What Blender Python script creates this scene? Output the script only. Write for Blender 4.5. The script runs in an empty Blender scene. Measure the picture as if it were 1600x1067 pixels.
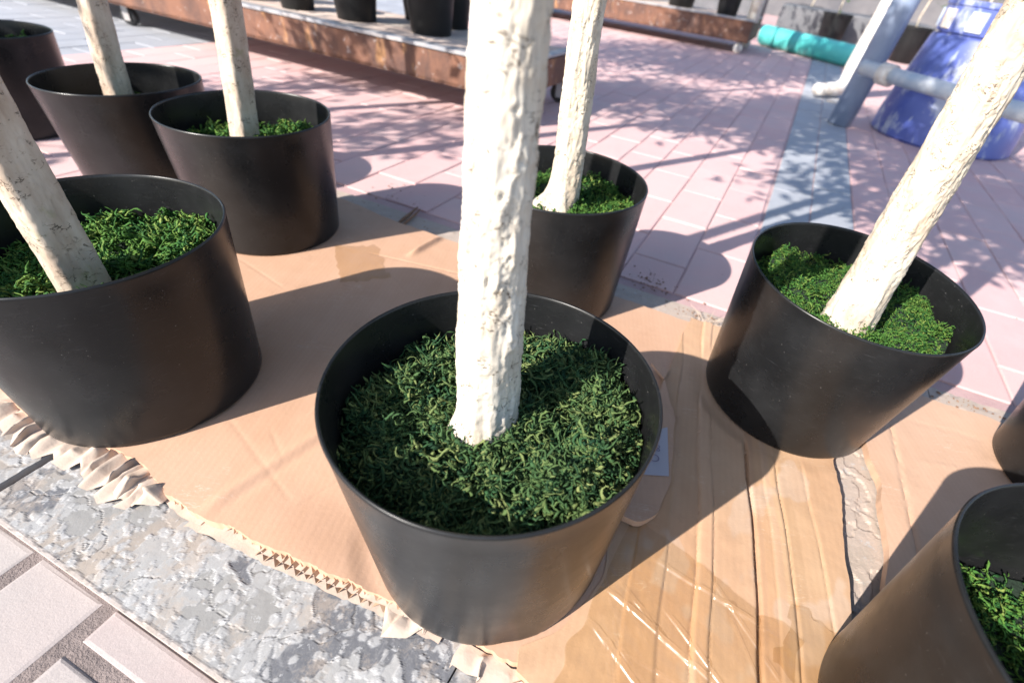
import bpy, math, random
import numpy as np
from mathutils import Vector, Matrix

# ------------------------------------------------------------------ camera, sky, sun, exposure
scn = bpy.context.scene
COL = scn.collection
cam_d = bpy.data.cameras.new("camera")
cam = bpy.data.objects.new("camera", cam_d)
COL.objects.link(cam)
cam_d.sensor_width = 36.0
cam_d.lens = 17.3785
cam_d.shift_x = -0.03538
cam_d.shift_y = 0.01364
cam_d.clip_start = 0.01
cam_d.clip_end = 500
RX = Vector((0.98942181, 0.09186911, 0.11227)); UP = Vector((-0.14506717, 0.62658763, 0.76573067)); FW = Vector((0, 0.77391731, -0.63328666))
M = Matrix((RX, UP, -FW)).transposed().to_4x4()
M.translation = Vector((0, 0, 0.5404358))
cam.matrix_world = M
cam_d.dof.use_dof = True
cam_d.dof.focus_distance = 0.56
cam_d.dof.aperture_fstop = 4.0
scn.camera = cam

SUN_EL = math.radians(33.0)
SUN_AZ = math.radians(43.0)            # direction in which shadows run, from +X towards +Y
world = bpy.data.worlds.new("World"); scn.world = world; world.use_nodes = True
wn = world.node_tree; bg = wn.nodes["Background"]
sky = wn.nodes.new("ShaderNodeTexSky"); sky.sky_type = 'NISHITA'; sky.sun_disc = False
sky.sun_elevation = SUN_EL
sky.sun_rotation = math.atan2(-math.cos(SUN_AZ), -math.sin(SUN_AZ))
sky.air_density = 1.0; sky.dust_density = 0.8; sky.ozone_density = 1.0
wn.links.new(sky.outputs[0], bg.inputs[0]); bg.inputs[1].default_value = 0.145
sun_d = bpy.data.lights.new("sun", 'SUN'); sun = bpy.data.objects.new("sun", sun_d); COL.objects.link(sun)
sun_d.energy = 5.0; sun_d.angle = math.radians(0.53); sun_d.color = (1.0, 0.94, 0.86)
sd = Vector((math.cos(SUN_AZ) * math.cos(SUN_EL), math.sin(SUN_AZ) * math.cos(SUN_EL), -math.sin(SUN_EL)))
sun.rotation_euler = sd.to_track_quat('-Z', 'Y').to_euler()
sun.location = (-3, -3, 4)
scn.view_settings.view_transform = 'Standard'; scn.view_settings.look = 'None'
scn.view_settings.gamma = 1.0; scn.view_settings.exposure = 1.0
scn.view_settings.use_curve_mapping = False

# ------------------------------------------------------------------ numeric helpers
def _h(ix, iy, iz, s):
    n = (ix.astype(np.int64) * 73856093) ^ (iy.astype(np.int64) * 19349663) ^ (iz.astype(np.int64) * 83492791) ^ (s * 1274126177)
    n = (n ^ (n >> 13)) * 1274126177
    n = (n ^ (n >> 16)) & 0xFFFFFF
    return n / float(0x7FFFFF) - 1.0
def vn(x, y, z, s=0):
    x = np.asarray(x, float); y = np.asarray(y, float) + 0 * x; z = np.asarray(z, float) + 0 * x
    ix = np.floor(x); iy = np.floor(y); iz = np.floor(z)
    fx = x - ix; fy = y - iy; fz = z - iz
    fx = fx * fx * (3 - 2 * fx); fy = fy * fy * (3 - 2 * fy); fz = fz * fz * (3 - 2 * fz)
    r = 0
    for dx in (0, 1):
        for dy in (0, 1):
            for dz in (0, 1):
                w = (fx if dx else 1 - fx) * (fy if dy else 1 - fy) * (fz if dz else 1 - fz)
                r = r + w * _h(ix + dx, iy + dy, iz + dz, s)
    return r
def fbm(x, y, z, o=4, s=0):
    r = 0; a = 1; t = 0
    for k in range(o):
        r = r + a * vn(np.asarray(x) * 2 ** k, np.asarray(y) * 2 ** k, np.asarray(z) * 2 ** k, s + k * 17); t += a; a *= .5
    return r / t
def worley(x, y, s=0):
    """nearest feature point of a jittered grid of cell 1: distance, cell id"""
    ix = np.floor(x); iy = np.floor(y); best = np.full(x.shape, 9.); bid = np.zeros(x.shape)
    for dx in (-1, 0, 1):
        for dy in (-1, 0, 1):
            cx = ix + dx; cy = iy + dy; z = 0 * cx
            px = cx + .5 + .42 * _h(cx, cy, z, s); py = cy + .5 + .42 * _h(cx, cy, z, s + 5)
            d = np.hypot(x - px, y - py); r = _h(cx, cy, z, s + 9)
            m = d < best; best = np.where(m, d, best); bid = np.where(m, r, bid)
    return best, bid
def sst(a, b, x):
    t = np.clip((x - a) / (b - a), 0, 1); return t * t * (3 - 2 * t)

TH = math.radians(-19.8)               # the paving grid is turned by this much
EU = np.array([math.cos(TH), math.sin(TH)]); EV = np.array([-math.sin(TH), math.cos(TH)])
def W(u, v, z=0.0):
    return (u * EU[0] + v * EV[0], u * EU[1] + v * EV[1], z)

# ------------------------------------------------------------------ object helpers
def link(o, parent=None):
    COL.objects.link(o)
    if parent is not None: o.parent = parent
    return o
def tag(o, label=None, cat=None, group=None, kind=None):
    if label: o["label"] = label
    if cat: o["category"] = cat
    if group: o["group"] = group
    if kind: o["kind"] = kind
    return o
def empty(name, loc=(0, 0, 0), rz=0.0):
    e = bpy.data.objects.new(name, None); e.empty_display_size = .05
    e.location = loc; e.rotation_euler = (0, 0, rz); COL.objects.link(e); return e
def npmesh(name, V, F, mat, parent=None, smooth=True, col=None):
    """V (n,3); F list or array of quads/tris"""
    me = bpy.data.meshes.new(name); V = np.asarray(V, np.float32)
    if isinstance(F, np.ndarray):
        k = F.shape[1]; me.vertices.add(len(V)); me.vertices.foreach_set("co", V.ravel())
        me.loops.add(F.size); me.loops.foreach_set("vertex_index", F.astype(np.int32).ravel())
        me.polygons.add(len(F)); me.polygons.foreach_set("loop_start", np.arange(0, F.size, k, dtype=np.int32))
        me.polygons.foreach_set("loop_total", np.full(len(F), k, np.int32)); me.update(calc_edges=True)
    else:
        me.from_pydata([tuple(map(float, p)) for p in V], [], F); me.update()
    me.polygons.foreach_set("use_smooth", np.full(len(me.polygons), bool(smooth)))
    if col is not None:
        a = me.color_attributes.new("Col", 'FLOAT_COLOR', 'POINT')
        a.data.foreach_set("color", np.concatenate([col, np.ones((len(col), 1))], 1).astype(np.float32).ravel())
    if mat: me.materials.append(mat)
    return link(bpy.data.objects.new(name, me), parent)
class MB:
    def __init__(s): s.V = []; s.F = []
    def add(s, V, F):
        n = len(s.V); s.V += [tuple(p) for p in V]; s.F += [tuple(i + n for i in f) for f in F]; return s
    def box(s, c, d, R=None, bev=0.0):
        x, y, z = [k / 2 for k in d]; c = Vector(c)
        if bev <= 0:
            P = [Vector((sx * x, sy * y, sz * z)) for sz in (-1, 1) for sx, sy in ((-1, -1), (1, -1), (1, 1), (-1, 1))]
            F = [(3, 2, 1, 0), (4, 5, 6, 7), (0, 1, 5, 4), (1, 2, 6, 5), (2, 3, 7, 6), (3, 0, 4, 7)]
        else:
            P = []
            for zz, ins in ((-z, 0), (z - bev, 0), (z, bev)):
                P += [Vector((sx * (x - ins), sy * (y - ins), zz)) for sx, sy in ((-1, -1), (1, -1), (1, 1), (-1, 1))]
            F = [(3, 2, 1, 0), (8, 9, 10, 11)]
            for k in (0, 4):
                F += [(k + i, k + (i + 1) % 4, k + 4 + (i + 1) % 4, k + 4 + i) for i in range(4)]
        if R: P = [R @ p for p in P]
        return s.add([p + c for p in P], F)
    def tube(s, pts, r, n=12, cap=True):
        pts = [Vector(p) for p in pts]; rr = r if hasattr(r, '__len__') else [r] * len(pts)
        V = []; F = []; up = Vector((0, 0, 1)); px = None
        for i, p in enumerate(pts):
            d = (pts[min(i + 1, len(pts) - 1)] - pts[max(i - 1, 0)]).normalized()
            if px is None:
                a = up if abs(d.dot(up)) < .9 else Vector((1, 0, 0)); px = d.cross(a).normalized()
            px = (px - d * px.dot(d)).normalized(); py = d.cross(px)
            for k in range(n):
                t = 2 * math.pi * k / n; V.append(p + (px * math.cos(t) + py * math.sin(t)) * rr[i])
        for i in range(len(pts) - 1):
            for k in range(n):
                F.append((i * n + k, i * n + (k + 1) % n, (i + 1) * n + (k + 1) % n, (i + 1) * n + k))
        if cap:
            F.append(tuple(range(n - 1, -1, -1))); F.append(tuple((len(pts) - 1) * n + k for k in range(n)))
        return s.add(V, F)
    def lathe(s, prof, n=64, c=(0, 0, 0), dent=None):
        V = []; F = []
        for (r, z) in prof:
            for k in range(n):
                t = 2 * math.pi * k / n; rr = r if dent is None else r + dent(t, z)
                V.append((c[0] + rr * math.cos(t), c[1] + rr * math.sin(t), c[2] + z))
        for i in range(len(prof) - 1):
            for k in range(n):
                F.append((i * n + k, i * n + (k + 1) % n, (i + 1) * n + (k + 1) % n, (i + 1) * n + k))
        return s.add(V, F)
    def build(s, name, mat, parent=None, smooth=False):
        return npmesh(name, np.array(s.V), s.F, mat, parent, smooth)
def gridF(nu, nv):
    i, j = np.meshgrid(np.arange(nu - 1), np.arange(nv - 1), indexing='ij'); a = i * nv + j
    return np.stack([a, a + nv, a + nv + 1, a + 1], -1).reshape(-1, 4)
def fix_smooth(o, ang=35):
    o.data.polygons.foreach_set("use_smooth", np.ones(len(o.data.polygons), bool))
    try: o.data.set_sharp_from_angle(angle=math.radians(ang))
    except Exception: pass
    return o

# ------------------------------------------------------------------ materials
class NT:
    def __init__(s, name):
        s.m = bpy.data.materials.new(name); s.m.use_nodes = True; s.t = s.m.node_tree
        s.b = s.t.nodes["Principled BSDF"]; s.out = s.t.nodes["Material Output"]
        s.co = s.n("ShaderNodeTexCoord").outputs["Object"]
    def n(s, t, **k):
        x = s.t.nodes.new(t)
        for a, b in k.items(): setattr(x, a, b)
        return x
    def l(s, a, b): s.t.links.new(a, b)
    def set(s, inp, val):
        if hasattr(val, 'links') or isinstance(val, bpy.types.NodeSocket): s.l(val, inp)
        else: inp.default_value = val
    def map(s, scale=(1, 1, 1), rot=(0, 0, 0), src=None):
        m = s.n("ShaderNodeMapping"); s.l(src or s.co, m.inputs[0]); m.inputs["Scale"].default_value = scale; m.inputs["Rotation"].default_value = rot
        return m.outputs[0]
    def noise(s, sc, det=4, rough=.55, vec=None, dist=0):
        x = s.n("ShaderNodeTexNoise"); s.l(vec or s.co, x.inputs["Vector"]); x.inputs["Scale"].default_value = sc
        x.inputs["Detail"].default_value = det; x.inputs["Roughness"].default_value = rough; x.inputs["Distortion"].default_value = dist
        return x.outputs["Fac"]
    def ramp(s, fac, stops, interp='LINEAR'):
        r = s.n("ShaderNodeValToRGB"); s.l(fac, r.inputs[0]); r.color_ramp.interpolation = interp
        e = r.color_ramp.elements
        while len(e) < len(stops): e.new(.5)
        for k, (p, c) in enumerate(stops):
            e[k].position = p; e[k].color = (c[0], c[1], c[2], 1) if hasattr(c, '__len__') else (c, c, c, 1)
        return r.outputs[0]
    def mix(s, f, a, b, mode='MIX'):
        x = s.n("ShaderNodeMix", data_type='RGBA', blend_type=mode)
        for i, v in ((0, f), (6, a), (7, b)):
            if isinstance(v, tuple) and len(v) == 3: v = v + (1,)
            s.set(x.inputs[i], v)
        return x.outputs[2]
    def math(s, op, a, b=0.0):
        x = s.n("ShaderNodeMath", operation=op); s.set(x.inputs[0], a); s.set(x.inputs[1], b); return x.outputs[0]
    def bump(s, h, st=.3, d=.002, prev=None):
        x = s.n("ShaderNodeBump"); s.l(h, x.inputs["Height"]); x.inputs["Strength"].default_value = st; x.inputs["Distance"].default_value = d
        if prev: s.l(prev, x.inputs["Normal"])
        return x.outputs[0]
    def done(s, col=None, rough=None, norm=None, **k):
        if col is not None: s.set(s.b.inputs["Base Color"], col + (1,) if isinstance(col, tuple) and len(col) == 3 else col)
        if rough is not None: s.set(s.b.inputs["Roughness"], rough)
        if norm is not None: s.l(norm, s.b.inputs["Normal"])
        for a, v in k.items(): s.set(s.b.inputs[a.replace('_', ' ')], v)
        return s.m

def mat_pot(name, dust=.45, rough=.29):
    t = NT(name)
    n1 = t.noise(9, 5, .6); scr = t.noise(60, 3, .6, t.map((1, 1, 14)))
    sp = t.noise(420, 2, .5)
    d = t.math('MULTIPLY', t.ramp(n1, [(.42, 0), (.8, 1)]), dust)
    c = t.mix(d, (.0085, .0088, .0095), (.034, .035, .037))
    c = t.mix(t.ramp(scr, [(.62, 0), (.78, .4)]), c, (.075, .075, .08))
    c = t.mix(t.ramp(sp, [(.74, 0), (.78, .8)]), c, (.2, .19, .18))
    r = t.ramp(t.noise(22, 4, .6), [(.3, rough - .05), (.75, rough + .08)])
    nb = t.bump(t.noise(300, 2, .5), .03, .001); nb = t.bump(scr, .03, .001, nb)
    return t.done(c, r, nb, Specular_IOR_Level=.30)
M_POT = mat_pot("black_plastic")
M_POT2 = mat_pot("black_plastic_far", .2, .42)

def mat_bark(name, base, shade, flecks=.5, moss=False, curl=80):
    t = NT(name)
    st = t.map((1, 1, .45)); n = t.noise(34, 5, .6, st)
    c = t.mix(t.ramp(n, [(.35, 0), (.7, 1)]), shade, base)
    a = t.noise(curl, 3, .55, t.map((1, 1, 1.5)), .6)
    band = t.math('ABSOLUTE', t.math('SUBTRACT', a, .5))
    line = t.ramp(band, [(.0, 1), (.013, .9), (.022, 0)])
    m1 = t.ramp(t.noise(55, 3, .6), [(.60 - .12 * flecks, 0), (.68 - .1 * flecks, 1)])
    fl = t.math('MULTIPLY', line, m1)
    c = t.mix(fl, c, (.10, .075, .055))
    sp = t.ramp(t.noise(240, 2, .6), [(.70, 0), (.75, 1)])
    sp = t.math('MULTIPLY', sp, t.ramp(t.noise(16, 3, .6), [(.5, 0), (.68, 1)]))
    c = t.mix(t.math('MULTIPLY', sp, flecks), c, (.07, .055, .045))
    if moss: c = t.mix(t.ramp(t.noise(26, 4, .6), [(.66, 0), (.74, .45)]), c, (.16, .2, .05))
    c = t.mix(t.ramp(t.noise(11, 5, .65, t.map((1, 1, .3))), [(.50, 0), (.68, .6)]), c, tuple(.72 * k for k in shade))
    b = t.bump(t.noise(150, 4, .65, st), .35, .0016); b = t.bump(fl, -.5, .0016, b)
    return t.done(c, .68, b, Specular_IOR_Level=.3)
M_BARK = mat_bark("painted_bark", (.67, .625, .55), (.50, .43, .345), .75)
M_BARK2 = mat_bark("peeling_bark", (.64, .58, .48), (.46, .37, .28), .8, False, 110)
M_BARK3 = mat_bark("split_bark", (.58, .50, .41), (.38, .29, .22), .8, True, 70)

def mat_moss(name, dark, mid, light, hl):
    t = NT(name); g = t.n("ShaderNodeNewGeometry").outputs["Random Per Island"]
    c = t.ramp(g, [(0, dark), (.35, mid), (.75, light), (1, hl)])
    n = t.noise(26, 3, .6); c = t.mix(t.ramp(n, [(.42, 0), (.68, .55)]), c, light)
    n2 = t.noise(17, 2, .5); c = t.mix(t.ramp(n2, [(.5, 0), (.75, .6)]), c, mid)
    b = t.bump(t.noise(1500, 2, .6), .5, .0006)
    return t.done(c, .75, b, Specular_IOR_Level=.22)
M_MOSS = mat_moss("preserved_moss", (.004, .026, .013), (.024, .076, .028), (.090, .140, .044), (.19, .22, .08))
M_MOSS2 = mat_moss("bright_moss", (.008, .045, .014), (.030, .115, .022), (.090, .18, .030), (.19, .24, .06))

def mat_soil():
    t = NT("dark_moss_bed"); return t.done(t.mix(t.noise(60, 4), (.004, .014, .008), (.010, .022, .010)), .95, t.bump(t.noise(200, 3), .8, .004))
M_SOIL = mat_soil()
def mat_leaf():
    t = NT("leaf"); return t.done(t.mix(t.noise(9, 2), (.035, .075, .018), (.07, .12, .03)), .5)
M_LEAF = mat_leaf()

def mat_paver(name, a, b, dirt):
    t = NT(name); oi = t.n("ShaderNodeObjectInfo").outputs["Random"]
    gp = t.n("ShaderNodeNewGeometry").outputs["Position"]
    isl = t.n("ShaderNodeNewGeometry").outputs["Random Per Island"]
    f = t.math('FRACT', t.math('ADD', oi, isl))
    c = t.mix(f, a, b)
    c = t.mix(t.ramp(t.noise(9, 5, .62, gp), [(.40, 0), (.72, .55)]), c, dirt)
    c = t.mix(t.ramp(t.noise(3.0, 4, .6, gp), [(.5, 0), (.75, .35)]), c, tuple(.8 * k for k in dirt))
    g = t.noise(420, 3, .7, gp); c = t.mix(t.ramp(g, [(.3, .25), (.7, 0)]), c, tuple(.55 * k for k in dirt))
    nb = t.bump(g, .35, .001); nb = t.bump(t.noise(70, 4, .6, gp), .25, .002, nb)
    return t.done(c, .78, nb, Specular_IOR_Level=.3)
M_PINK = mat_paver("pink_paver", (.62, .38, .37), (.67, .44, .42), (.58, .45, .44))
M_GREY = mat_paver("grey_paver", (.34, .355, .395), (.385, .40, .435), (.32, .325, .345))
M_FRONT = mat_paver("pale_paver", (.42, .335, .32), (.42, .375, .355), (.40, .365, .35))
def mat_joint():
    t = NT("joint_dirt"); gp = t.n("ShaderNodeNewGeometry").outputs["Position"]
    c = t.mix(t.ramp(t.noise(14, 5, .65, gp), [(.35, 0), (.7, 1)]), (.13, .105, .10), (.25, .20, .185))
    return t.done(c, .95, t.bump(t.noise(220, 4, .7, gp), .8, .004))
M_JOINT = mat_joint()
def mat_sand():
    t = NT("pink_joint_sand"); gp = t.n("ShaderNodeNewGeometry").outputs["Position"]
    c = t.mix(t.ramp(t.noise(5, 5, .65, gp), [(.35, 0), (.7, 1)]), (.40, .26, .26), (.52, .36, .355))
    return t.done(c, .95, t.bump(t.noise(220, 4, .7, gp), .5, .003))
M_SAND = mat_sand()

def mat_slab():
    t = NT("flaking_paint_concrete")
    c = t.mix(1.0, t.n("ShaderNodeAttribute", attribute_name="Col").outputs["Color"], (.76, .75, .735), 'MULTIPLY')
    g = t.noise(330, 4, .7); c = t.mix(t.ramp(g, [(.28, .45), (.52, 0)]), c, (.26, .25, .245))
    sp = t.ramp(t.noise(190, 3, .6), [(.69, 0), (.72, .7)]); c = t.mix(sp, c, (.13, .13, .135)); sp = t.ramp(t.noise(75, 5, .7), [(.68, 0), (.70, .8)]); c = t.mix(sp, c, (.16, .165, .18)); sp = t.ramp(t.noise(58, 6, .75), [(.60, 0), (.615, .6)]); c = t.mix(sp, c, (.42, .42, .425))
    st = t.noise(24, 6, .75); c = t.mix(t.ramp(st, [(.50, 0), (.60, .55)]), c, (.36, .30, .25))
    b = t.bump(g, .25, .001); b = t.bump(t.noise(60, 4, .6), .25, .002, b)
    return t.done(c, .62, b, Specular_IOR_Level=.35)
M_SLAB = mat_slab()

def mat_card(name, a, b, streak=0.0, rot=0.0, attr=False):
    t = NT(name)
    n = t.noise(5, 5, .6); c = t.mix(t.ramp(n, [(.35, 0), (.68, 1)]), a, b)
    s = t.noise(38, 3, .55, t.map((1, .06, 1), (0, 0, rot)))
    c = t.mix(t.math('MULTIPLY', t.ramp(s, [(.40, 0), (.62, 1)]), streak), c, tuple(k * f for k, f in zip(b, (1.18, 1.22, 1.3))))
    fl = t.n("ShaderNodeTexWave", wave_type='BANDS', bands_direction='X'); t.l(t.map((1, 1, 1), (0, 0, rot)), fl.inputs["Vector"])
    fl.inputs["Scale"].default_value = 38; fl.inputs["Distortion"].default_value = .4
    c = t.mix(t.math('MULTIPLY', fl.outputs["Fac"], .05), c, tuple(.6 * k for k in a))
    scr = t.noise(70, 4, .6, t.map((.25, 1.6, 1), (0, 0, .5)), .5)
    band = t.ramp(t.math('ABSOLUTE', t.math('SUBTRACT', scr, .5)), [(0, 1), (.006, .6), (.012, 0)])
    c = t.mix(t.math('MULTIPLY', band, t.ramp(t.noise(11, 3), [(.56, 0), (.66, .5)])), c, (.66, .54, .44))
    c = t.mix(t.ramp(t.noise(13, 5, .7), [(.58, 0), (.72, .35)]), c, tuple(.72 * k for k in a))
    if attr: c = t.mix(1.0, c, t.n("ShaderNodeAttribute", attribute_name="Col").outputs["Color"], 'MULTIPLY')
    bb = t.bump(t.noise(240, 4, .65), .16, .0012); bb = t.bump(t.noise(26, 4, .55), .25, .003, bb); bb = t.bump(fl.outputs["Fac"], .05, .001, bb)
    return t.done(c, .6, bb, Specular_IOR_Level=.35)
M_CARD = mat_card("kraft_card", (.48, .29, .19), (.53, .335, .23), .10)
M_CARD2 = mat_card("worn_kraft", (.46, .285, .18), (.515, .345, .23), .12, math.radians(10), True)
M_CARD3 = mat_card("pale_kraft", (.49, .31, .21), (.54, .355, .25), .12)
def mat_paper():
    t = NT("torn_paper"); return t.done(t.mix(t.noise(40, 4), (.42, .325, .255), (.54, .44, .365)), .8, t.bump(t.noise(300, 3), .3, .001))
M_PAPER = mat_paper()
def mat_flute():
    t = NT("corrugation"); return t.done(t.mix(t.noise(60, 3), (.36, .235, .15), (.48, .335, .23)), .8)
M_FLUTE = mat_flute()
def mat_tape():
    t = NT("packing_tape"); tr = t.n("ShaderNodeBsdfTransparent"); tr.inputs[0].default_value = (.975, .94, .86, 1)
    gl = t.n("ShaderNodeBsdfGlossy"); gl.inputs["Roughness"].default_value = .30; gl.inputs[0].default_value = (.55, .55, .55, 1)
    b = t.bump(t.noise(40, 3, .5, t.map((.5, 1.5, 1), (0, 0, .6))), .12, .003); t.l(b, gl.inputs["Normal"])
    lw = t.n("ShaderNodeLayerWeight"); lw.inputs[0].default_value = .25
    f = t.math('ADD', t.math('MULTIPLY', lw.outputs["Facing"], .25), .05)
    mx = t.n("ShaderNodeMixShader"); t.l(f, mx.inputs[0]); t.l(tr.outputs[0], mx.inputs[1]); t.l(gl.outputs[0], mx.inputs[2])
    t.l(mx.outputs[0], t.out.inputs["Surface"]); return t.m
M_TAPE = mat_tape()
def flat(name, c, rough=.6, c2=None, sc=20, **k):
    t = NT(name)
    if c2: return t.done(t.mix(t.ramp(t.noise(sc, 5, .62), [(.38, 0), (.64, 1)]), c, c2), rough, t.bump(t.noise(sc * 6, 3), .06, .001), **k)
    return t.done(c, rough, t.bump(t.noise(120, 3), .1, .001), **k)
M_LABEL = flat("label_paper", (.42, .40, .45), .6)
M_INK = flat("label_ink", (.20, .17, .24), .7)
def mat_rust():
    t = NT("dappled_rusty_steel"); c = t.mix(t.ramp(t.noise(9, 6, .7, t.map((1, 1, .5))), [(.38, 0), (.62, 1)]), (.085, .042, .032), (.19, .085, .05))
    c = t.mix(t.ramp(t.noise(14, 4, .6, t.map((1, 1, .35))), [(.60, 0), (.72, .8)]), c, (.46, .24, .10))  # orange patches: sunlit spots of the beam painted into the rust colour
    c = t.mix(t.ramp(t.noise(26, 4, .6), [(.62, 0), (.70, .7)]), c, (.42, .36, .33))
    return t.done(c, .75, t.bump(t.noise(90, 5, .7), .5, .003))
M_RUST = mat_rust()
M_STEEL = flat("worn_grey_steel", (.27, .28, .31), .5, (.40, .37, .36), 14, Metallic=.2)
M_DECK = flat("dusty_deck", (.46, .35, .30), .8, (.52, .44, .38), 6)
M_RUBBER = flat("rubber", (.025, .024, .026), .6)
M_WHITEP = flat("peeling_white_paint", (.74, .72, .68), .5, (.50, .42, .36), 16)
M_BLUEP = flat("blue_grey_paint", (.20, .25, .36), .42, (.25, .30, .41), 8)
M_PALEP = flat("pale_grey_paint", (.30, .37, .47), .4, (.62, .62, .62), 7)
M_TURQ = flat("turquoise_plastic", (.06, .42, .40), .3, (.10, .48, .45), 3)
def mat_barrel():
    t = NT("peeling_blue_plastic"); n = t.noise(7, 5, .65, t.map((1, 1, .6)))
    c = t.mix(t.ramp(t.noise(3, 3), [(.35, 0), (.7, 1)]), (.05, .075, .30), (.11, .15, .42))
    c = t.mix(t.ramp(n, [(.55, 0), (.62, .8)]), c, (.42, .45, .53))
    c = t.mix(t.ramp(t.noise(30, 4, .6, t.map((1, 1, .25))), [(.62, 0), (.68, .7)]), c, (.40, .44, .50))
    return t.done(c, .4, t.bump(n, .2, .003))
M_BARREL = mat_barrel()
M_CONC = flat("grey_concrete", (.11, .115, .125), .85, (.15, .15, .16), 5)
M_TWIG = flat("brown_wood", (.16, .075, .035), .7, (.25, .13, .07), 60)
M_WALL = flat("far_wall", (.16, .155, .16), .9, (.10, .10, .11), 1.5)

# ------------------------------------------------------------------ ground and paving
ZS = -0.014                            # top of the slab under the cardboard
ZP = -0.016                            # top of the paving behind
ZF = -0.023                            # top of the paving in front
gr = MB(); S = 120
gr.add([(-S, -S, -.0246), (S, -S, -.0246), (S, S, -.0246), (-S, S, -.0246)], [(0, 1, 2, 3)])
pave = gr.build("pavement", M_JOINT); tag(pave, "pink and grey block paving with dark sandy joints", None, None, "structure")

def paver_mesh(w, l, bev=.0026, hgt=.02, seed=0):
    rnd = random.Random(seed); x, y = w / 2, l / 2
    P = []
    for zz, ins in ((-hgt, 0), (-bev * .9, 0), (-bev * .25, bev * .55), (0, bev * 1.5)):
        for sx, sy in ((-1, -1), (1, -1), (1, 1), (-1, 1)):
            P.append((sx * (x - ins) + rnd.uniform(-.0008, .0008), sy * (y - ins) + rnd.uniform(-.0008, .0008), zz))
    F = [(12, 13, 14, 15)]
    for k in (0, 4, 8): F += [(k + i, k + (i + 1) % 4, k + 4 + (i + 1) % 4, k + 4 + i) for i in range(4)]
    return P, F
def mesh_from(name, P, F, mat):
    me = bpy.data.meshes.new(name); me.from_pydata(P, [], F); me.materials.append(mat); me.update(); return me
bed = MB()
for (ua, ub, va, vb) in ((-12, 12, .9555, 14), (-12, -1.1215, -.6, .9555)):
    bed.add([W(ua, va, ZP - .0038), W(ub, va, ZP - .0038), W(ub, vb, ZP - .0038), W(ua, vb, ZP - .0038)], [(0, 1, 2, 3)])
bed.build("joint_sand", M_SAND, pave)
PW, PL, JT = .131, .262, .0030
pinkm = [mesh_from("paver", *paver_mesh(PW - JT, PL - JT, seed=k), M_PINK) for k in range(4)]
greym = [mesh_from("paver", *paver_mesh(PW - JT, PL - JT, seed=k + 9), M_GREY) for k in range(3)]
spots = []
rnd = random.Random(4)
ku = 0
for k in range(-34, 24):
    u0 = -.087 + .131 * k              # left side of the column
    grey = (k in (1, 2)) or k <= -21
    u = u0 + PW / 2 + (.006 if k >= 1 else 0)
    v = .935 + (PL / 2 if k % 2 else 0) + .055
    if k % 2: spots.append((u, .935 + .055 + PL / 4 - .002, grey, .5))
    while v < 9.5:
        spots.append((u, v + PL / 2, grey, 1)); v += PL
# left of the cardboard the paving comes further forward
for k in range(-34, -8):
    u = -.087 + .131 * k + PW / 2; v = .93 - PL * 3.5 + (PL / 2 if k % 2 else 0)
    while v < .93 - PL * .45:
        if u < -1.16: spots.append((u, v + PL / 2, k <= -21, 1))
        v += PL
def camdist(s):
    w = W(s[0], s[1]); return math.hypot(w[0], w[1])
def inview(s):
    p = Vector(W(s[0], s[1], ZP)) - M.translation; z = p.dot(FW)
    if z < .05: return False
    x = 800 + 56.6 + 772.4 * p.dot(RX) / z; y = 533.5 + 21.8 - 772.4 * p.dot(UP) / z
    return -260 < x < 1860 and -60 < y < 1300
spots = [s for s in spots if inview(s)]
spots.sort(key=camdist)
for i, (u, v, g, fr) in enumerate(spots[:292]):
    me = rnd.choice(greym if g else pinkm)
    o = bpy.data.objects.new("paver", me); o.location = W(u, v, ZP + rnd.uniform(-.0012, .0012))
    o.rotation_euler = (rnd.uniform(-.004, .004), rnd.uniform(-.004, .004), TH + rnd.uniform(-.006, .006)); o.scale = (1, fr * .98 if fr < 1 else 1, 1)
    link(o, pave)
for g, nm, mt in ((False, "pink_pavers", M_PINK), (True, "grey_pavers", M_GREY)):
    fb = MB()
    for (u, v, gg, fr) in spots[292:]:
        if gg != g: continue
        P, F = paver_mesh(PW - JT, PL * fr - JT, seed=int(abs(u * 991 + v * 77)))
        dz = rnd.uniform(-.0012, .0012)
        fb.add([W(u + p[0], v + p[1], ZP + p[2] + dz) for p in P], F)
    if fb.V: tag(fb.build(nm, mt, pave), None, None, None, "stuff")
# pavers in front of the slab, laid lengthwise and crosswise
def front_paver(u0, u1, v0, v1, k):
    P, F = paver_mesh(u1 - u0, v1 - v0, .0032, .006, k)
    o = bpy.data.objects.new("paver", mesh_from("paver", P, F, M_FRONT)); o.location = W((u0 + u1) / 2, (v0 + v1) / 2, ZF + rnd.uniform(-.001, .001))
    o.rotation_euler = (0, 0, TH + rnd.uniform(-.006, .006)); link(o, pave)
fp = [(-.553, -.452, -.215, .041), (-.435, -.20, .008, .041), (-.437, -.335, -.25, -.006), (-.325, -.10, -.115, -.004), (-.19, .05, .008, .041),
      (-.672, -.566, -.21, .041), (-.80, -.684, -.24, .041), (-.93, -.81, -.21, .041), (-1.06, -.94, -.2, .041), (-.09, .16, -.115, -.004), (-.325, -.10, -.24, -.125)]
for k, q in enumerate(fp): front_paver(*q, k + 40)

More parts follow.
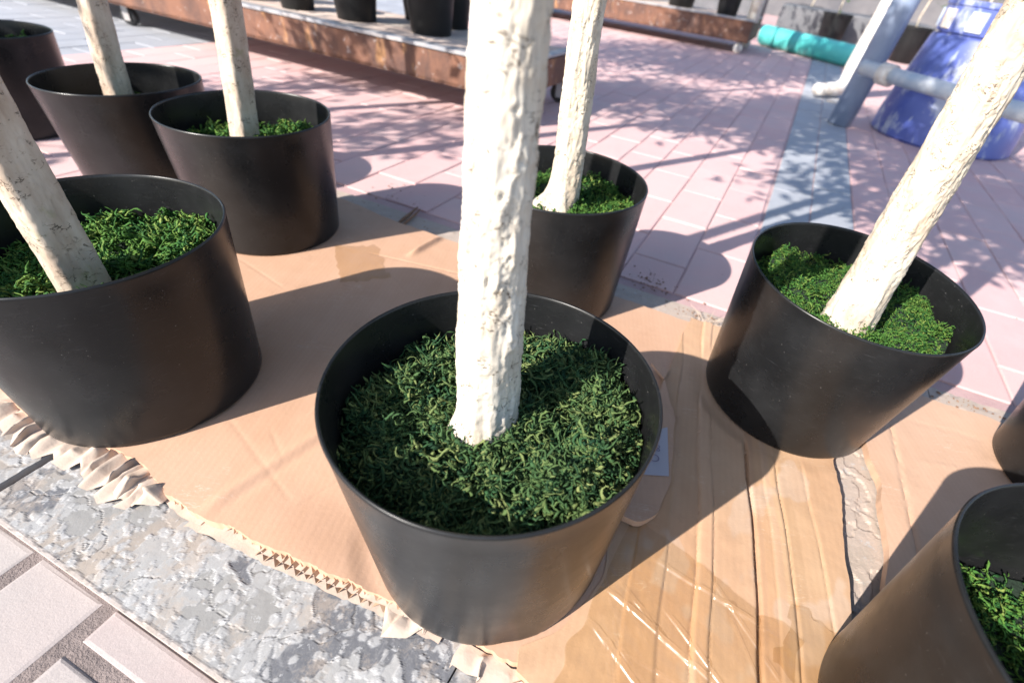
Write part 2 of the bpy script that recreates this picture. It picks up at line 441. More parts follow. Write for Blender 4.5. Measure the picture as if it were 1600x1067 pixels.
# ------------------------------------------------------------------ the paint-crusted slab strip
kerb = empty("kerb", (0, 0, 0)); kerb["kind"] = "structure"; kerb["label"] = "strip of concrete slabs crusted with flaking pale paint"
def slab_piece(u0, u1, v0, v1, step):
    nu = max(3, int((u1 - u0) / step) + 1); nv = max(3, int((v1 - v0) / step) + 1)
    uu, vv = np.meshgrid(np.linspace(u0, u1, nu), np.linspace(v0, v1, nv), indexing='ij')
    wx = uu + .006 * fbm(uu * 60, vv * 60, 0, 3, 3); wy = vv + .006 * fbm(uu * 60, vv * 60, 0, 3, 4)
    n1 = fbm(wx * 13, wy * 13, 0, 5, 11); n2 = fbm(wx * 22, wy * 22, 0, 4, 23); n3 = fbm(wx * 7, wy * 7, 0, 4, 31)
    bare = sst(.24, .29, n1 + .25 * n2) * sst(-.25, .2, n3 + .35)
    d1, r1 = worley(wx * 52, wy * 52, 2); drop1 = sst(.0, .1, (.26 + .16 * r1) - d1) * (r1 > -.35)
    d2, r2 = worley(wx * 105, wy * 105, 7); drop2 = sst(.0, .12, (.2 + .2 * r2) - d2) * (r2 > .1)
    coat = sst(-.12, -.08, n2 + .3 * n1 + .15 * n3)           # second coat with a flaked outline
    coat2 = sst(.10, .13, fbm(wx * 31, wy * 31, 0, 4, 77))
    beige = sst(.0, .22, fbm(wx * 9, wy * 9, 0, 4, 55)) * (1 - drop1 * .6)
    crack = np.exp(-(fbm(wx * 16, wy * 16, 0, 4, 91) / .012) ** 2) * sst(.05, .2, n3)
    hgt = .0013 * (1 - bare) + .0006 * coat + .0005 * coat2 + .0009 * drop1 * (1 - .5 * (d1 / .42) ** 2) + .0006 * drop2 + .0006 * fbm(uu * 60, vv * 60, 0, 3, 5) - .0012 * crack
    c = np.empty(uu.shape + (3,)); lerp = lambda a, b, t: a + (np.array(b) - a) * t[..., None]
    c[:] = (.33, .325, .32)
    c = lerp(c, (.40, .40, .405), coat); c = lerp(c, (.40, .345, .30), beige * .85); c = lerp(c, (.45, .45, .455), coat2 * .7)
    c = lerp(c, (.165, .17, .19), bare); c = lerp(c, (.47, .47, .48), np.maximum(drop1 * .85, drop2 * .8)); c = lerp(c, (.20, .19, .185), crack * .8)
    edge = sst(v0 + .0055, v0 + .0025, vv + .002 * fbm(uu * 80, 0, 0, 3, 9)) if v0 < .05 else 0 * uu
    c = lerp(c, (.60, .53, .49), edge); hgt = hgt + .0012 * edge
    far = sst(.30, .36, vv); pit = sst(.12, .3, fbm(uu * 55, vv * 40, 0, 3, 37)); z = ZS - .0028 + .7 * hgt * (1 - .6 * far) - .0022 * pit * far
    c = lerp(c, (.56, .46, .40), far)
    V = np.stack([uu * EU[0] + vv * EV[0], uu * EU[1] + vv * EV[1], z], -1).reshape(-1, 3)
    F = gridF(nu, nv); CC = c.reshape(-1, 3)
    # skirt
    ids = list(range(0, nu * nv, nv)) + [(nu - 1) * nv + j for j in range(1, nv)] + [i * nv + nv - 1 for i in range(nu - 2, -1, -1)] + [j for j in range(nv - 2, 0, -1)]
    B = V[ids].copy(); B[:, 2] = -.032; n0 = len(V); k = len(ids)
    SF = np.array([(ids[(i + 1) % k], ids[i], n0 + i, n0 + (i + 1) % k) for i in range(k)])
    return npmesh("slab", np.vstack([V, B]), np.vstack([F, SF]), M_SLAB, kerb, False, np.vstack([CC, np.repeat([[.55, .5, .47]], k, 0)]))
slab_piece(-1.12, -.680, .042, .25, .0020)
slab_piece(-.668, -.1035, .042, .25, .0016)
slab_piece(-.1015, .46, .042, .25, .0022)
slab_piece(.46, 1.5, .042, .25, .01)
slab_piece(-1.12, .20, .2515, .955, .02)
slab_piece(.2015, .42, .2515, .955, .0025)
slab_piece(.4215, 1.6, .2515, .955, .012)

# ------------------------------------------------------------------ cardboard
def sheet(name, u0, u1, nu, nv, vF, vB, zfun, mat, parent=None, uL=None, uR=None, zb=ZS, colf=None):
    s, t = np.meshgrid(np.linspace(0, 1, nu), np.linspace(0, 1, nv), indexing='ij')
    if uL is None:
        uu = u0 + (u1 - u0) * s; vv = vF(uu) + t * (vB(uu) - vF(uu))
    else:
        vv0 = vF(u0 + (u1 - u0) * s) + t * (vB(u0 + (u1 - u0) * s) - vF(u0 + (u1 - u0) * s)); a = uL(vv0); b = uR(vv0)
        uu = a + (b - a) * s; vv = vv0
    z = zfun(uu, vv)
    V = np.stack([uu * EU[0] + vv * EV[0], uu * EU[1] + vv * EV[1], z], -1).reshape(-1, 3); F = gridF(nu, nv)
    ids = list(range(0, nu * nv, nv)) + [(nu - 1) * nv + j for j in range(1, nv)] + [i * nv + nv - 1 for i in range(nu - 2, -1, -1)] + [j for j in range(nv - 2, 0, -1)]
    B = V[ids].copy(); B[:, 2] = np.minimum(B[:, 2] - .003, zb + .0012); n0 = len(V); k = len(ids)
    SF = np.array([(ids[(i + 1) % k], ids[i], n0 + i, n0 + (i + 1) % k) for i in range(k)])
    cc = None
    if colf is not None:
        cA = colf(uu, vv).reshape(-1, 3); cc = np.vstack([cA, cA[ids]])
    o = npmesh(name, np.vstack([V, B]), np.vstack([F, SF]), mat, parent, True, cc)
    return fix_smooth(o, 40)
P_UV = {}
POTS = {'P1': (-.037, .326, -1.6, -.9), 'P2': (-.553, .483, -.5, -.8), 'P3': (-.638, .966, .6, -.5), 'P4': (-.996, 1.113, -.8, -.4), 'P5': (-1.553, 1.345, 0, .7),
        'P6': (-.021, .870, -.2, -1.7), 'P7': (.403, .644, 1.5, -4.4), 'P8': (.435, .148, 1.8, -.7), 'P9': (.85, .53, 0, 0)}
for n, q in POTS.items(): P_UV[n] = (q[0] * EU[0] + q[1] * EU[1], q[0] * EV[0] + q[1] * EV[1])
def flat_under(uu, vv, z, ks, z0=0.0):
    for k in ks:
        d = np.hypot(uu - P_UV[k][0], vv - P_UV[k][1]); m = sst(.165, .138, d); z = z * (1 - m) + (z0 - .0012) * m
    return z
fx = np.array([-1.10, -.95, -.83, -.76, -.663, -.60, -.544, -.500, -.453, -.40, -.346, -.28, -.203, -.14, -.083, -.013, .05])
fy = np.array([.165, .155, .150, .143, .147, .160, .158, .146, .143, .150, .152, .159, .168, .172, .175, .178, .18])
cardA = empty("cardboard_sheet", W(-.5, .5, 0)); cardA.location = (0, 0, 0)
tag(cardA, "large flattened brown cardboard under the left and centre pots, front edge torn open", "cardboard", "flattened cardboard under the pots")
def frontA(u): return np.interp(u, fx, fy) + .0016 * vn(u * 90, 0, 0, 3) + .0008 * vn(u * 300, 0, 0, 4)
def backA(u): return .876 + .006 * vn(u * 7, 1, 0, 8) + .0012 * vn(u * 60, 3, 0, 8) + .02 * sst(-.75, -.95, u)
def ridge(uu, vv, a, b, w, h):
    a = np.array(a); b = np.array(b); d = b - a; L = np.hypot(*d); d = d / L
    s = (uu - a[0]) * d[0] + (vv - a[1]) * d[1]; p = -(uu - a[0]) * d[1] + (vv - a[1]) * d[0]
    return h * np.exp(-(p / w) ** 2) * sst(-.01, .03, s) * sst(L + .01, L - .03, s)
_c = random.Random(12); CREASE = []
for _k in range(26):
    _a = (_c.uniform(-.95, -.05), _c.uniform(.18, .85)); _t = _c.choice((.2, 1.45, -.5, .9)) + _c.gauss(0, .2); _l = _c.uniform(.05, .22)
    CREASE.append((_a, (_a[0] + _l * math.cos(_t), _a[1] + _l * math.sin(_t)), _c.uniform(.0022, .0032), _c.choice((-1, 1)) * _c.uniform(.0002, .0005)))
def zA(uu, vv):
    z = .0012 * fbm(uu * 5, vv * 5, 0, 3, 6) - .0006
    z = z + ridge(uu, vv, (-.447, .15), (-.36, .62), .0075, .0026) - ridge(uu, vv, (-.432, .15), (-.345, .62), .007, .0014)
    z = z - ridge(uu, vv, (-.70, .72), (-.30, .80), .002, .0012) + ridge(uu, vv, (-.62, .76), (-.613, .872), .007, .009)
    z = z + ridge(uu, vv, (-.50, .60), (-.25, .86), .002, .001) - ridge(uu, vv, (-.36, .20), (-.26, .52), .002, .0008)
    z = z + .0055 * np.exp(-((uu + .30) / .09) ** 2) * sst(.24, .155, vv)      # the torn front edge bulges up
    for w_ in CREASE: z = z + ridge(uu, vv, *w_)
    return flat_under(uu, vv, z, ('P1', 'P2', 'P3', 'P6'))
sheet("top_sheet", -1.10, .035, 520, 330, frontA, backA, zA, M_CARD, cardA)
# opened corrugation along the front edge: zigzag walls between the liners, cut on the slant
def corr(u0, u1, off, z0, z1, pitch, seed):
    rr = random.Random(seed); V = []; F = []; u = u0; k = 0; pts = []
    while u < u1:
        zz = z1 if k % 2 else z0
        pts.append((u + rr.uniform(-.0012, .0012), zz + rr.uniform(-.0008, .0008))); u += pitch * rr.uniform(.42, .6); k += 1
    for (u, zz) in pts:
        f = (zz - z0) / (z1 - z0); e = float(np.interp(u, fx, fy)); zt = zA(np.array([u]), np.array([e]))[0]
        vfr = e - off + f * .006; V.append(W(u, vfr, zz + zt * f)); V.append(W(u, vfr + .016, zz + zt * f - .0012 * f))
    F = [(2 * i, 2 * i + 2, 2 * i + 3, 2 * i + 1) for i in range(len(pts) - 1)]
    return V, F
mb = MB(); mb.add(*corr(-.405, -.155, .0035, -.0068, -.0022, .0125, 3)); mb.add(*corr(-.36, -.16, .0105, -.0134, -.0074, .0135, 5)); mb.add(*corr(-.68, -.47, .002, -.011, -.003, .012, 8))
o = mb.build("corrugation", M_FLUTE, cardA)
def liner(u0, u1, off, z, seed, wdt=.02):
    n = 70; V = []; rr = np.random.default_rng(seed); us = np.linspace(u0, u1, n)
    e = np.interp(us, fx, fy); jag = .0015 * vn(us * 160, 0, 0, seed)
    for a, (u, ee, j) in enumerate(zip(us, e, jag)):
        V.append(W(u, ee - off + j, z + .0006 * math.sin(a * .9))); V.append(W(u, ee - off + wdt, z))
    F = [(2 * i, 2 * i + 2, 2 * i + 3, 2 * i + 1) for i in range(n - 1)]
    return V, F
mb = MB(); mb.add(*liner(-.41, -.15, .0060, -.0069, 2)); mb.add(*liner(-.455, -.13, .0125, -.01335, 6)); mb.add(*liner(-.70, -.44, .006, -.0118, 7)); mb.add(*liner(-1.0, -.74, .006, -.0118, 9))
mb.build("liner", M_PAPER, cardA)
# crumpled torn paper in front of the left pot
def crumple(u0, u1, v0, v1, folds, nv, hgt, seed):
    rr = np.random.default_rng(seed); nu = folds * 2 + 1; s, t = np.meshgrid(np.linspace(0, 1, nu), np.linspace(0, 1, nv), indexing='ij')
    du = (u1 - u0) / nu; uu = u0 + (u1 - u0) * s + (rr.normal(0, .48, (nu, 1)) + rr.normal(0, .22, s.shape)) * du + .010 * (t - .5) * rr.normal(0, .6, (nu, 1))
    vv = v0 + (v1 - v0) * t + rr.normal(0, .0024, s.shape) + rr.normal(0, .007, (nu, 1)) * (1 - t)
    up = (np.arange(nu) % 2)[:, None] * rr.uniform(.2, 1.25, (nu, 1)) + .2 * rr.random((nu, 1))
    z = ZS + .0022 + hgt * up * np.sin(np.pi * (.10 + .78 * t)) * rr.uniform(.8, 1.15, s.shape)
    V = np.stack([uu * EU[0] + vv * EV[0], uu * EU[1] + vv * EV[1], np.maximum(z, ZS + .001)], -1).reshape(-1, 3)
    return V, gridF(nu, nv)
for a in ((-.655, -.520, .116, .166, 8, 6, .016, 5), (-.585, -.500, .122, .158, 4, 5, .019, 21), (-.80, -.66, .110, .150, 7, 5, .012, 15), (-.93, -.80, .115, .155, 5, 5, .011, 29), (-.20, -.15, .152, .172, 3, 4, .008, 31), (-.11, -.03, .150, .176, 4, 4, .006, 33)):
    V, F = crumple(*a); o = npmesh("crumpled_paper", V, F, M_PAPER, cardA, False)
    md = o.modifiers.new("soft", 'SUBSURF'); md.levels = 2; md.render_levels = 2; md.subdivision_type = 'CATMULL_CLARK'
    for f in o.data.polygons: f.use_smooth = True
    o.data.attributes.new("crease_edge", 'FLOAT', 'EDGE').data.foreach_set("value", np.full(len(o.data.edges), .55, np.float32))
tp = None
def film(name, corners, z, nu, nv, amp, seed, mat, parent, wr=()):
    """a sheet of film over a quadrilateral in (u, v)"""
    s, t = np.meshgrid(np.linspace(0, 1, nu), np.linspace(0, 1, nv), indexing='ij'); q = np.array(corners)
    P = (1 - s)[..., None] * (1 - t)[..., None] * q[0] + s[..., None] * (1 - t)[..., None] * q[1] + s[..., None] * t[..., None] * q[2] + (1 - s)[..., None] * t[..., None] * q[3]
    uu, vv = P[..., 0], P[..., 1]; e = np.minimum(np.minimum(s, 1 - s), np.minimum(t, 1 - t)); wob = .006 * sst(.0, .12, .12 - e)
    uu = uu + wob * vn(s * 9, t * 9, 1, seed); vv = vv + wob * vn(s * 9, t * 9, 2, seed)
    zz = (z(uu, vv) if callable(z) else z + 0 * uu) + .0012 + amp * (np.abs(fbm(uu * 22 + vv * 30, vv * 10 - uu * 12, 0, 3, seed))) * sst(0, .08, e)
    for w in wr: zz = zz + ridge(uu, vv, *w)
    V = np.stack([uu * EU[0] + vv * EV[0], uu * EU[1] + vv * EV[1], zz], -1).reshape(-1, 3)
    return npmesh(name, V, gridF(nu, nv), mat, parent, True)
film("clear_tape", [(-.77, .70), (-.655, .60), (-.60, .665), (-.70, .755)], zA, 40, 24, .0025, 4, M_TAPE, cardA)

# middle sheet: folded box flaps with long ridges, patched with crinkled clear tape
cardB = empty("cardboard_sheet"); tag(cardB, "creased cardboard with long parallel fold ridges, left of the torn gap", "cardboard", "flattened cardboard under the pots")
CA, SA = math.cos(math.radians(10)), math.sin(math.radians(10))
grooves = [(.060, .0015, .0006), (.098, .0012, .0006), (.1335, .0022, .0012), (.152, .0014, .0012), (.204, .0022, .0075), (.226, .0016, .0006), (.246, .0016, .0022), (.286, .0016, .001)]
steps = [(.060, .0008), (.098, -.0004), (.1335, .0022), (.152, .0004), (.204, -.0012), (.226, -.0006), (.246, -.0018), (.286, -.001)]
def zB(uu, vv):
    p = uu * CA + (vv - .1) * SA + .003 * vn(vv * 11, 0, 0, 12)
    z = .0028 + .0012 * fbm(uu * 8, vv * 8, 0, 3, 41) + .0004 * fbm(uu * 60, vv * 60, 0, 2, 4)
    for (c, w, d) in grooves: z = z - d * np.exp(-((p - c) / w) ** 2)
    h = 0 * p
    for (c, a) in steps: h = h + (a - h) * sst(c - .001, c + .001, p)
    z = z + h
    return flat_under(uu, vv, z, ('P7', 'P1'), .0012)
pu, pv = P_UV['P1']
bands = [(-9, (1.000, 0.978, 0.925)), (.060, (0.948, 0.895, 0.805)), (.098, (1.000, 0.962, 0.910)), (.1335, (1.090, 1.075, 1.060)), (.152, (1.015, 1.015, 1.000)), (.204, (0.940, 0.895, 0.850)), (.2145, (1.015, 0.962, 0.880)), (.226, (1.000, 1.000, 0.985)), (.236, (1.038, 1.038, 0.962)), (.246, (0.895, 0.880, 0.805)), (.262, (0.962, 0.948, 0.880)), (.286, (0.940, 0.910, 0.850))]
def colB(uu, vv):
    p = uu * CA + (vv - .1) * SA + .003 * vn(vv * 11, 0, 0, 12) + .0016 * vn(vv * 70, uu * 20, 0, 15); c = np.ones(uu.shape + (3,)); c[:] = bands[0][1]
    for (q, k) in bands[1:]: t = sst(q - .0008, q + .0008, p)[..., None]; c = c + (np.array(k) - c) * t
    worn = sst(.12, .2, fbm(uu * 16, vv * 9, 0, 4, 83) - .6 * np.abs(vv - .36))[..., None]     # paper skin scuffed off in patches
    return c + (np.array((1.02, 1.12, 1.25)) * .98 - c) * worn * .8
def uLB(v): return np.where(np.abs(v - pv) < .139, pu + np.sqrt(np.maximum(.139 ** 2 - (v - pv) ** 2, 0)), pu - .0) * sst(.60, .52, v) + sst(.52, .60, v) * (-.03) + np.where(v < .2, -.0, 0)
def uLB2(v): return np.maximum(uLB(v), -.055 + .35 * sst(.21, .12, v) * .06) + .003 * vn(v * 40, 0, 0, 5)
def uRB(v): return np.interp(v, [.1, .25, .33, .393, .479, .564, .634, .70, .9], [.283, .275, .268, .263, .258, .256, .246, .262, .268]) + .0026 * vn(v * 30, 0, 0, 9) + .0006 * vn(v * 120, 0, 0, 19)
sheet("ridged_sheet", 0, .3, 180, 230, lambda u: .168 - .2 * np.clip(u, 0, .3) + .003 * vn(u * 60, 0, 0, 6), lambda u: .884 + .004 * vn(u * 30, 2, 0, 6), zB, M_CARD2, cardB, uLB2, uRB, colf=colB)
wr = [((.035, .345), (.185, .325), .0022, 0.0030), ((-.01, .29), (.17, .235), .002, 0.0027), ((.06, .30), (.20, .21), .0016, 0.0024), ((-.02, .255), (.10, .19), .002, 0.0024), ((.09, .37), (.205, .27), .0016, 0.0021), ((.13, .33), (.21, .215), .0012, 0.0021), ((.02, .24), (.06, .16), .002, 0.0024), ((.0, .31), (.08, .26), .0014, 0.0018), ((.10, .26), (.16, .17), .0014, 0.0018)]
rw = random.Random(8)
for k in range(22):
    a0 = (rw.uniform(-.01, .17), rw.uniform(.16, .36)); an = math.radians(rw.gauss(-32, 14)); L0 = rw.uniform(.03, .10)
    wr.append((a0, (a0[0] + L0 * math.cos(an), a0[1] + L0 * math.sin(an)), rw.uniform(.0010, .0016), rw.uniform(.0006, .0014)))
film("clear_tape", [(-.015, .168), (.20, .135), (.212, .335), (.005, .392)], zB, 240, 240, .0020, 14, M_TAPE, cardB, wr)
film("clear_tape", [(.185, .30), (.262, .255), (.270, .36), (.205, .375)], zB, 50, 50, .002, 24, M_TAPE, cardB)
# loose flap beside the centre pot, with a printed label
cardF = empty("cardboard_flap"); tag(cardF, "loose rounded cardboard flap with a white label, shaded beside the centre pot", "cardboard", "flattened cardboard under the pots")
def zF(uu, vv): return .0095 + .0014 * fbm(uu * 10, vv * 10, 0, 2, 61) + .006 * sst(.42, .37, vv)
sheet("flap", 0, 1, 40, 90, lambda u: .372 + .010 * np.abs(u * 0 + .2), lambda u: .69 + 0 * u, zF, M_CARD, cardF,
      lambda v: np.maximum(uLB(v) + .002, -.075), lambda v: np.interp(v, [.37, .378, .40, .46, .581, .659, .70], [-.0, .016, .029, .033, .010, -.026, -.07]) + .001 * vn(v * 90, 0, 0, 7), .0045)
lab = MB(); LQ = [(-.030, .520), (-.004, .452), (.0285, .468), (.004, .556)]
lab.add([W(a, b, float(zF(np.array(a), np.array(b))) + .0009) for a, b in LQ], [(0, 1, 2, 3)])
lab = lab.build("label", M_LABEL, cardF)
def text(name, body, size, u, v, z, rot, mat, parent):
    cu = bpy.data.curves.new(name, 'FONT'); cu.body = body; cu.size = size; cu.align_x = 'CENTER'; cu.align_y = 'CENTER'
    ob = bpy.data.objects.new(name, cu); COL.objects.link(ob)
    bpy.context.view_layer.update(); dg = bpy.context.evaluated_depsgraph_get()
    me = bpy.data.meshes.new_from_object(ob.evaluated_get(dg)); COL.objects.unlink(ob); bpy.data.objects.remove(ob)
    me.materials.clear(); me.materials.append(mat)
    o = bpy.data.objects.new(name, me); o.location = W(u, v, z); o.rotation_euler = (0, 0, rot); link(o, parent); return o
text("lettering", "CO", .019, -.004, .484, .0125, math.radians(188), M_INK, lab)
text("lettering", "&", .017, .001, .506, .0125, math.radians(188), M_INK, lab)

# right sheet
cardC = empty("cardboard_sheet"); tag(cardC, "pale smooth cardboard right of the torn gap, under the two right-hand pots", "cardboard", "flattened cardboard under the pots")
def zC(uu, vv):
    z = .0005 + .0013 * fbm(uu * 5, vv * 5, 0, 3, 71) - ridge(uu, vv, (.352, .42), (.33, .86), .0022, .0025) + ridge(uu, vv, (.36, .70), (.62, .78), .002, .001) - ridge(uu, vv, (.36, .80), (.70, .85), .002, .001) + ridge(uu, vv, (.38, .62), (.6, .55), .002, .0008)
    return flat_under(uu, vv, z, ('P8', 'P9'))
def uLC(v): return np.interp(v, [.1, .33, .40, .464, .50, .628, .688, .75, .9], [.292, .283, .300, .309, .316, .307, .293, .282, .276]) + .0045 * vn(v * 24, 4, 0, 9) + .0008 * vn(v * 110, 0, 0, 29)
sheet("smooth_sheet", 0, 1, 170, 150, lambda u: .05 + 0 * u, lambda u: .893 + .01 * vn(u * 9, 2, 0, 16) + .002 * vn(u * 60, 2, 0, 6), zC, M_CARD3, cardC, uLC, lambda v: .98 + 0 * v)

# crumbs of dirt and dry bits along the edges of the cardboard
def debris(name, label, spots, seed, mat):
    rr = random.Random(seed); m = MB()
    for (u, v, su, sv, n, sz) in spots:
        for k in range(n):
            c = Vector(W(rr.gauss(u, su), rr.gauss(v, sv), ZP + .0006)); r = sz * rr.uniform(.4, 1.3); a = rr.random() * 6.28; e = rr.uniform(.3, 1.0)
            P = [c + Vector((r * math.cos(a + q * 1.57) * (1 if q % 2 else e), r * math.sin(a + q * 1.57) * (1 if q % 2 else e), 0)) for q in range(4)]
            m.add(P + [c + Vector((rr.uniform(-.3, .3) * r, rr.uniform(-.3, .3) * r, r * rr.uniform(.3, .8)))], [(0, 1, 4), (1, 2, 4), (2, 3, 4), (3, 0, 4)])
    o = m.build(name, mat); tag(o, label, None, None, "stuff"); return o
debris("grit", "dark crumbs of dirt on the paving along the cardboard edge", ((-.86, 1.02, .05, .03, 26, .0035), (-.14, 1.00, .035, .03, 60, .0032), (-.02, .93, .03, .012, 40, .0025), (-.4, .93, .3, .012, 70, .002), (.45, .93, .12, .012, 70, .0028), (-.9, 1.4, .3, .25, 40, .002), (.1, 1.5, .4, .4, 50, .002)), 5, M_TWIG)
wisps = MB(); rr_ = random.Random(3)
for k in range(26):
    c = Vector(W(rr_.gauss(-.005, .012), rr_.gauss(.905, .008), ZP + .002)); a = rr_.uniform(0, 6.28); L = rr_.uniform(.015, .04)
    e1 = c + Vector((math.cos(a) * L * .5, math.sin(a) * L * .5, L * .35)); e2 = c + Vector((math.cos(a + .4) * L, math.sin(a + .4) * L, L * rr_.uniform(.2, .7)))
    wisps.tube([c, e1, e2], [.0007, .0006, .0003], 4)
tag(wisps.build("dry_grass", M_PAPER), "dry grass wisps at the cardboard edge left of the tilted pot", None, None, "stuff")

# split stick lying on the paving
st = empty("twig", (0, 0, 0)); tag(st, "short split brown stick on the paving behind the left cardboard", "stick")
for k, (a, b, r) in enumerate((((-.744, .866), (-.764, .985), .0042), ((-.733, .872), (-.751, .978), .0036))):
    m = MB(); A = Vector(W(*a, ZP + r)); B = Vector(W(*b, ZP + r + .004)); m.tube([A, A.lerp(B, .35) + Vector((0, .001, .001)), A.lerp(B, .7), B], [r * .5, r, r * .9, r * .4], 7)
    m.build("sliver", M_TWIG, st)

# ------------------------------------------------------------------ potted trees
H, RT_, RB = .2377, .150, .133
def pot_profile():
    out = [(RB - .010, .0), (RB - .003, .0006), (RB + .0002, .004), (RB + .0008, .009)]
    for k in range(1, 12):
        z = .009 + (H - .004 - .009) * k / 11; out.append((RB + (RT_ - RB) * z / H, z))
    out += [(RT_ + .0002, H - .0022), (RT_ - .0008, H - .0004), (RT_ - .0017, H), (RT_ - .0029, H - .0010), (RT_ - .0034, H - .004)]
    for k in range(1, 6): out.append((RT_ - .0034 - .008 * k / 5, H - .004 - .10 * k / 5))
    return [(0.001, .0)] + out
def make_pot_mesh(name, seed, dents=()):
    def dent(t, z):
        d = .0012 * math.sin(2 * t + seed) * (z / H) + .0007 * math.sin(3 * t + 2 * seed)
        for (t0, z0, wt, wz, a) in dents:
            q = (t - t0 + math.pi) % (2 * math.pi) - math.pi
            d += a * math.exp(-(q / wt) ** 2 - ((z - z0) / wz) ** 2)
        return d
    m = MB(); m.lathe(pot_profile(), 144, dent=dent)
    me = npmesh(name, np.array(m.V), m.F, M_POT, None, True); return me
def moss_mesh(R, z0, n, length, rad, seed, mound=.012, mat=None, parent=None, extra=(), slope=(0, 0)):
    rg = np.random.default_rng(seed)
    nc = max(20, n // 9); ca = rg.random(nc) * 2 * np.pi; cr = R * np.sqrt(rg.random(nc)) * .985; cx, cy = cr * np.cos(ca), cr * np.sin(ca)
    surf = lambda x, y: z0 + slope[0] * x + slope[1] * y + mound * (.55 - (np.hypot(x, y) / R) ** 2 * .55) + .020 * fbm(x * 30, y * 30, 0, 2, seed) + .009 * fbm(x * 75, y * 75, 0, 2, seed + 3)
    idx = rg.integers(0, nc, n); x = cx[idx] + rg.normal(0, .0065, n); y = cy[idx] + rg.normal(0, .0065, n)
    rr = np.hypot(x, y); k = np.minimum(1, (R - .001) / np.maximum(rr, 1e-6)); x *= k; y *= k
    z = surf(x, y) + rg.normal(0, .0022, n) - .002 + rg.normal(0, .0036, nc)[idx]
    hair = rg.random(n + len(extra)) < .42
    if extra:
        ex = np.array(extra); x = np.concatenate([x, ex[:, 0]]); y = np.concatenate([y, ex[:, 1]]); z = np.concatenate([z, ex[:, 2]]); n = len(x); idx = np.concatenate([idx, np.zeros(len(ex), int)])
    az = rg.random(nc)[idx] * 6.283 + rg.normal(0, .9, n); el = rg.normal(.06, .22, n); L = length * rg.uniform(.5, 1.4, n) * np.where(hair, .45, 1.25)
    m = 8; P = np.zeros((n, m, 3)); P[:, 0] = np.stack([x, y, z], -1); curl = rg.normal(0, .8, n); sag = rg.normal(-.04, .16, n); crv = rg.normal(0, .12, n)
    for j in range(1, m):
        d = np.stack([np.cos(az) * np.cos(el), np.sin(az) * np.cos(el), np.sin(el)], -1); P[:, j] = P[:, j - 1] + d * (L / (m - 1))[:, None]
        curl = curl + crv; az = az + curl * .75 + rg.normal(0, .45, n); el = np.clip(el + sag + rg.normal(0, .34, n), -.8, .8)
    q = np.hypot(P[..., 0], P[..., 1]); kk = np.minimum(1, (R + .0022) / np.maximum(q, 1e-6))
    if not extra: P[..., 0] *= kk; P[..., 1] *= kk
    else: nn = n - len(extra); P[:nn, :, 0] *= kk[:nn]; P[:nn, :, 1] *= kk[:nn]
    T = np.gradient(P, axis=1); T /= np.linalg.norm(T, axis=2, keepdims=True) + 1e-9
    A = np.cross(T, np.array([.3, .2, 1.])); A /= np.linalg.norm(A, axis=2, keepdims=True) + 1e-9; B = np.cross(T, A)
    rad_ = rad * np.where(hair, .36, 1.0)[:, None] * rg.uniform(.6, 1.35, (n, 1)) * np.array([.7, 1.1, 1.15, 1.1, 1.05, 1.0, .85, .35])[None] * rg.uniform(.45, 1.7, (n, m))
    ph = rg.random((n, 1)) * 6.28; V = np.zeros((n, m, 3, 3))
    for k in range(3):
        t = ph + 2.094 * k; V[:, :, k] = P + (A * np.cos(t)[..., None] + B * np.sin(t)[..., None]) * (rad_ * rg.uniform(.6, 1.6, (n, m)))[..., None]
    base = (np.arange(n) * m * 3)[:, None, None]; j = np.arange(m - 1)[None, :, None]; k = np.arange(3)[None, None, :]
    a = base + j * 3 + k; b = base + j * 3 + (k + 1) % 3; F = np.stack([a, b, b + 3, a + 3], -1).reshape(-1, 4)
    V = V.reshape(-1, 3)
    nb = 40; s = np.linspace(.0, 1, 14) * R * 1.02; tt = np.linspace(0, 2 * np.pi, nb)
    ss, th = np.meshgrid(s, tt, indexing='ij'); bx, by = ss * np.cos(th), ss * np.sin(th)
    bv = np.stack([bx, by, surf(bx, by) - .005], -1).reshape(-1, 3)
    bo = npmesh("moss_bed", bv, gridF(14, nb), M_SOIL, parent, True); tag(bo, kind="stuff")
    o = npmesh("moss", V, F, mat or M_MOSS, parent, True); tag(o, kind="stuff")
    return o
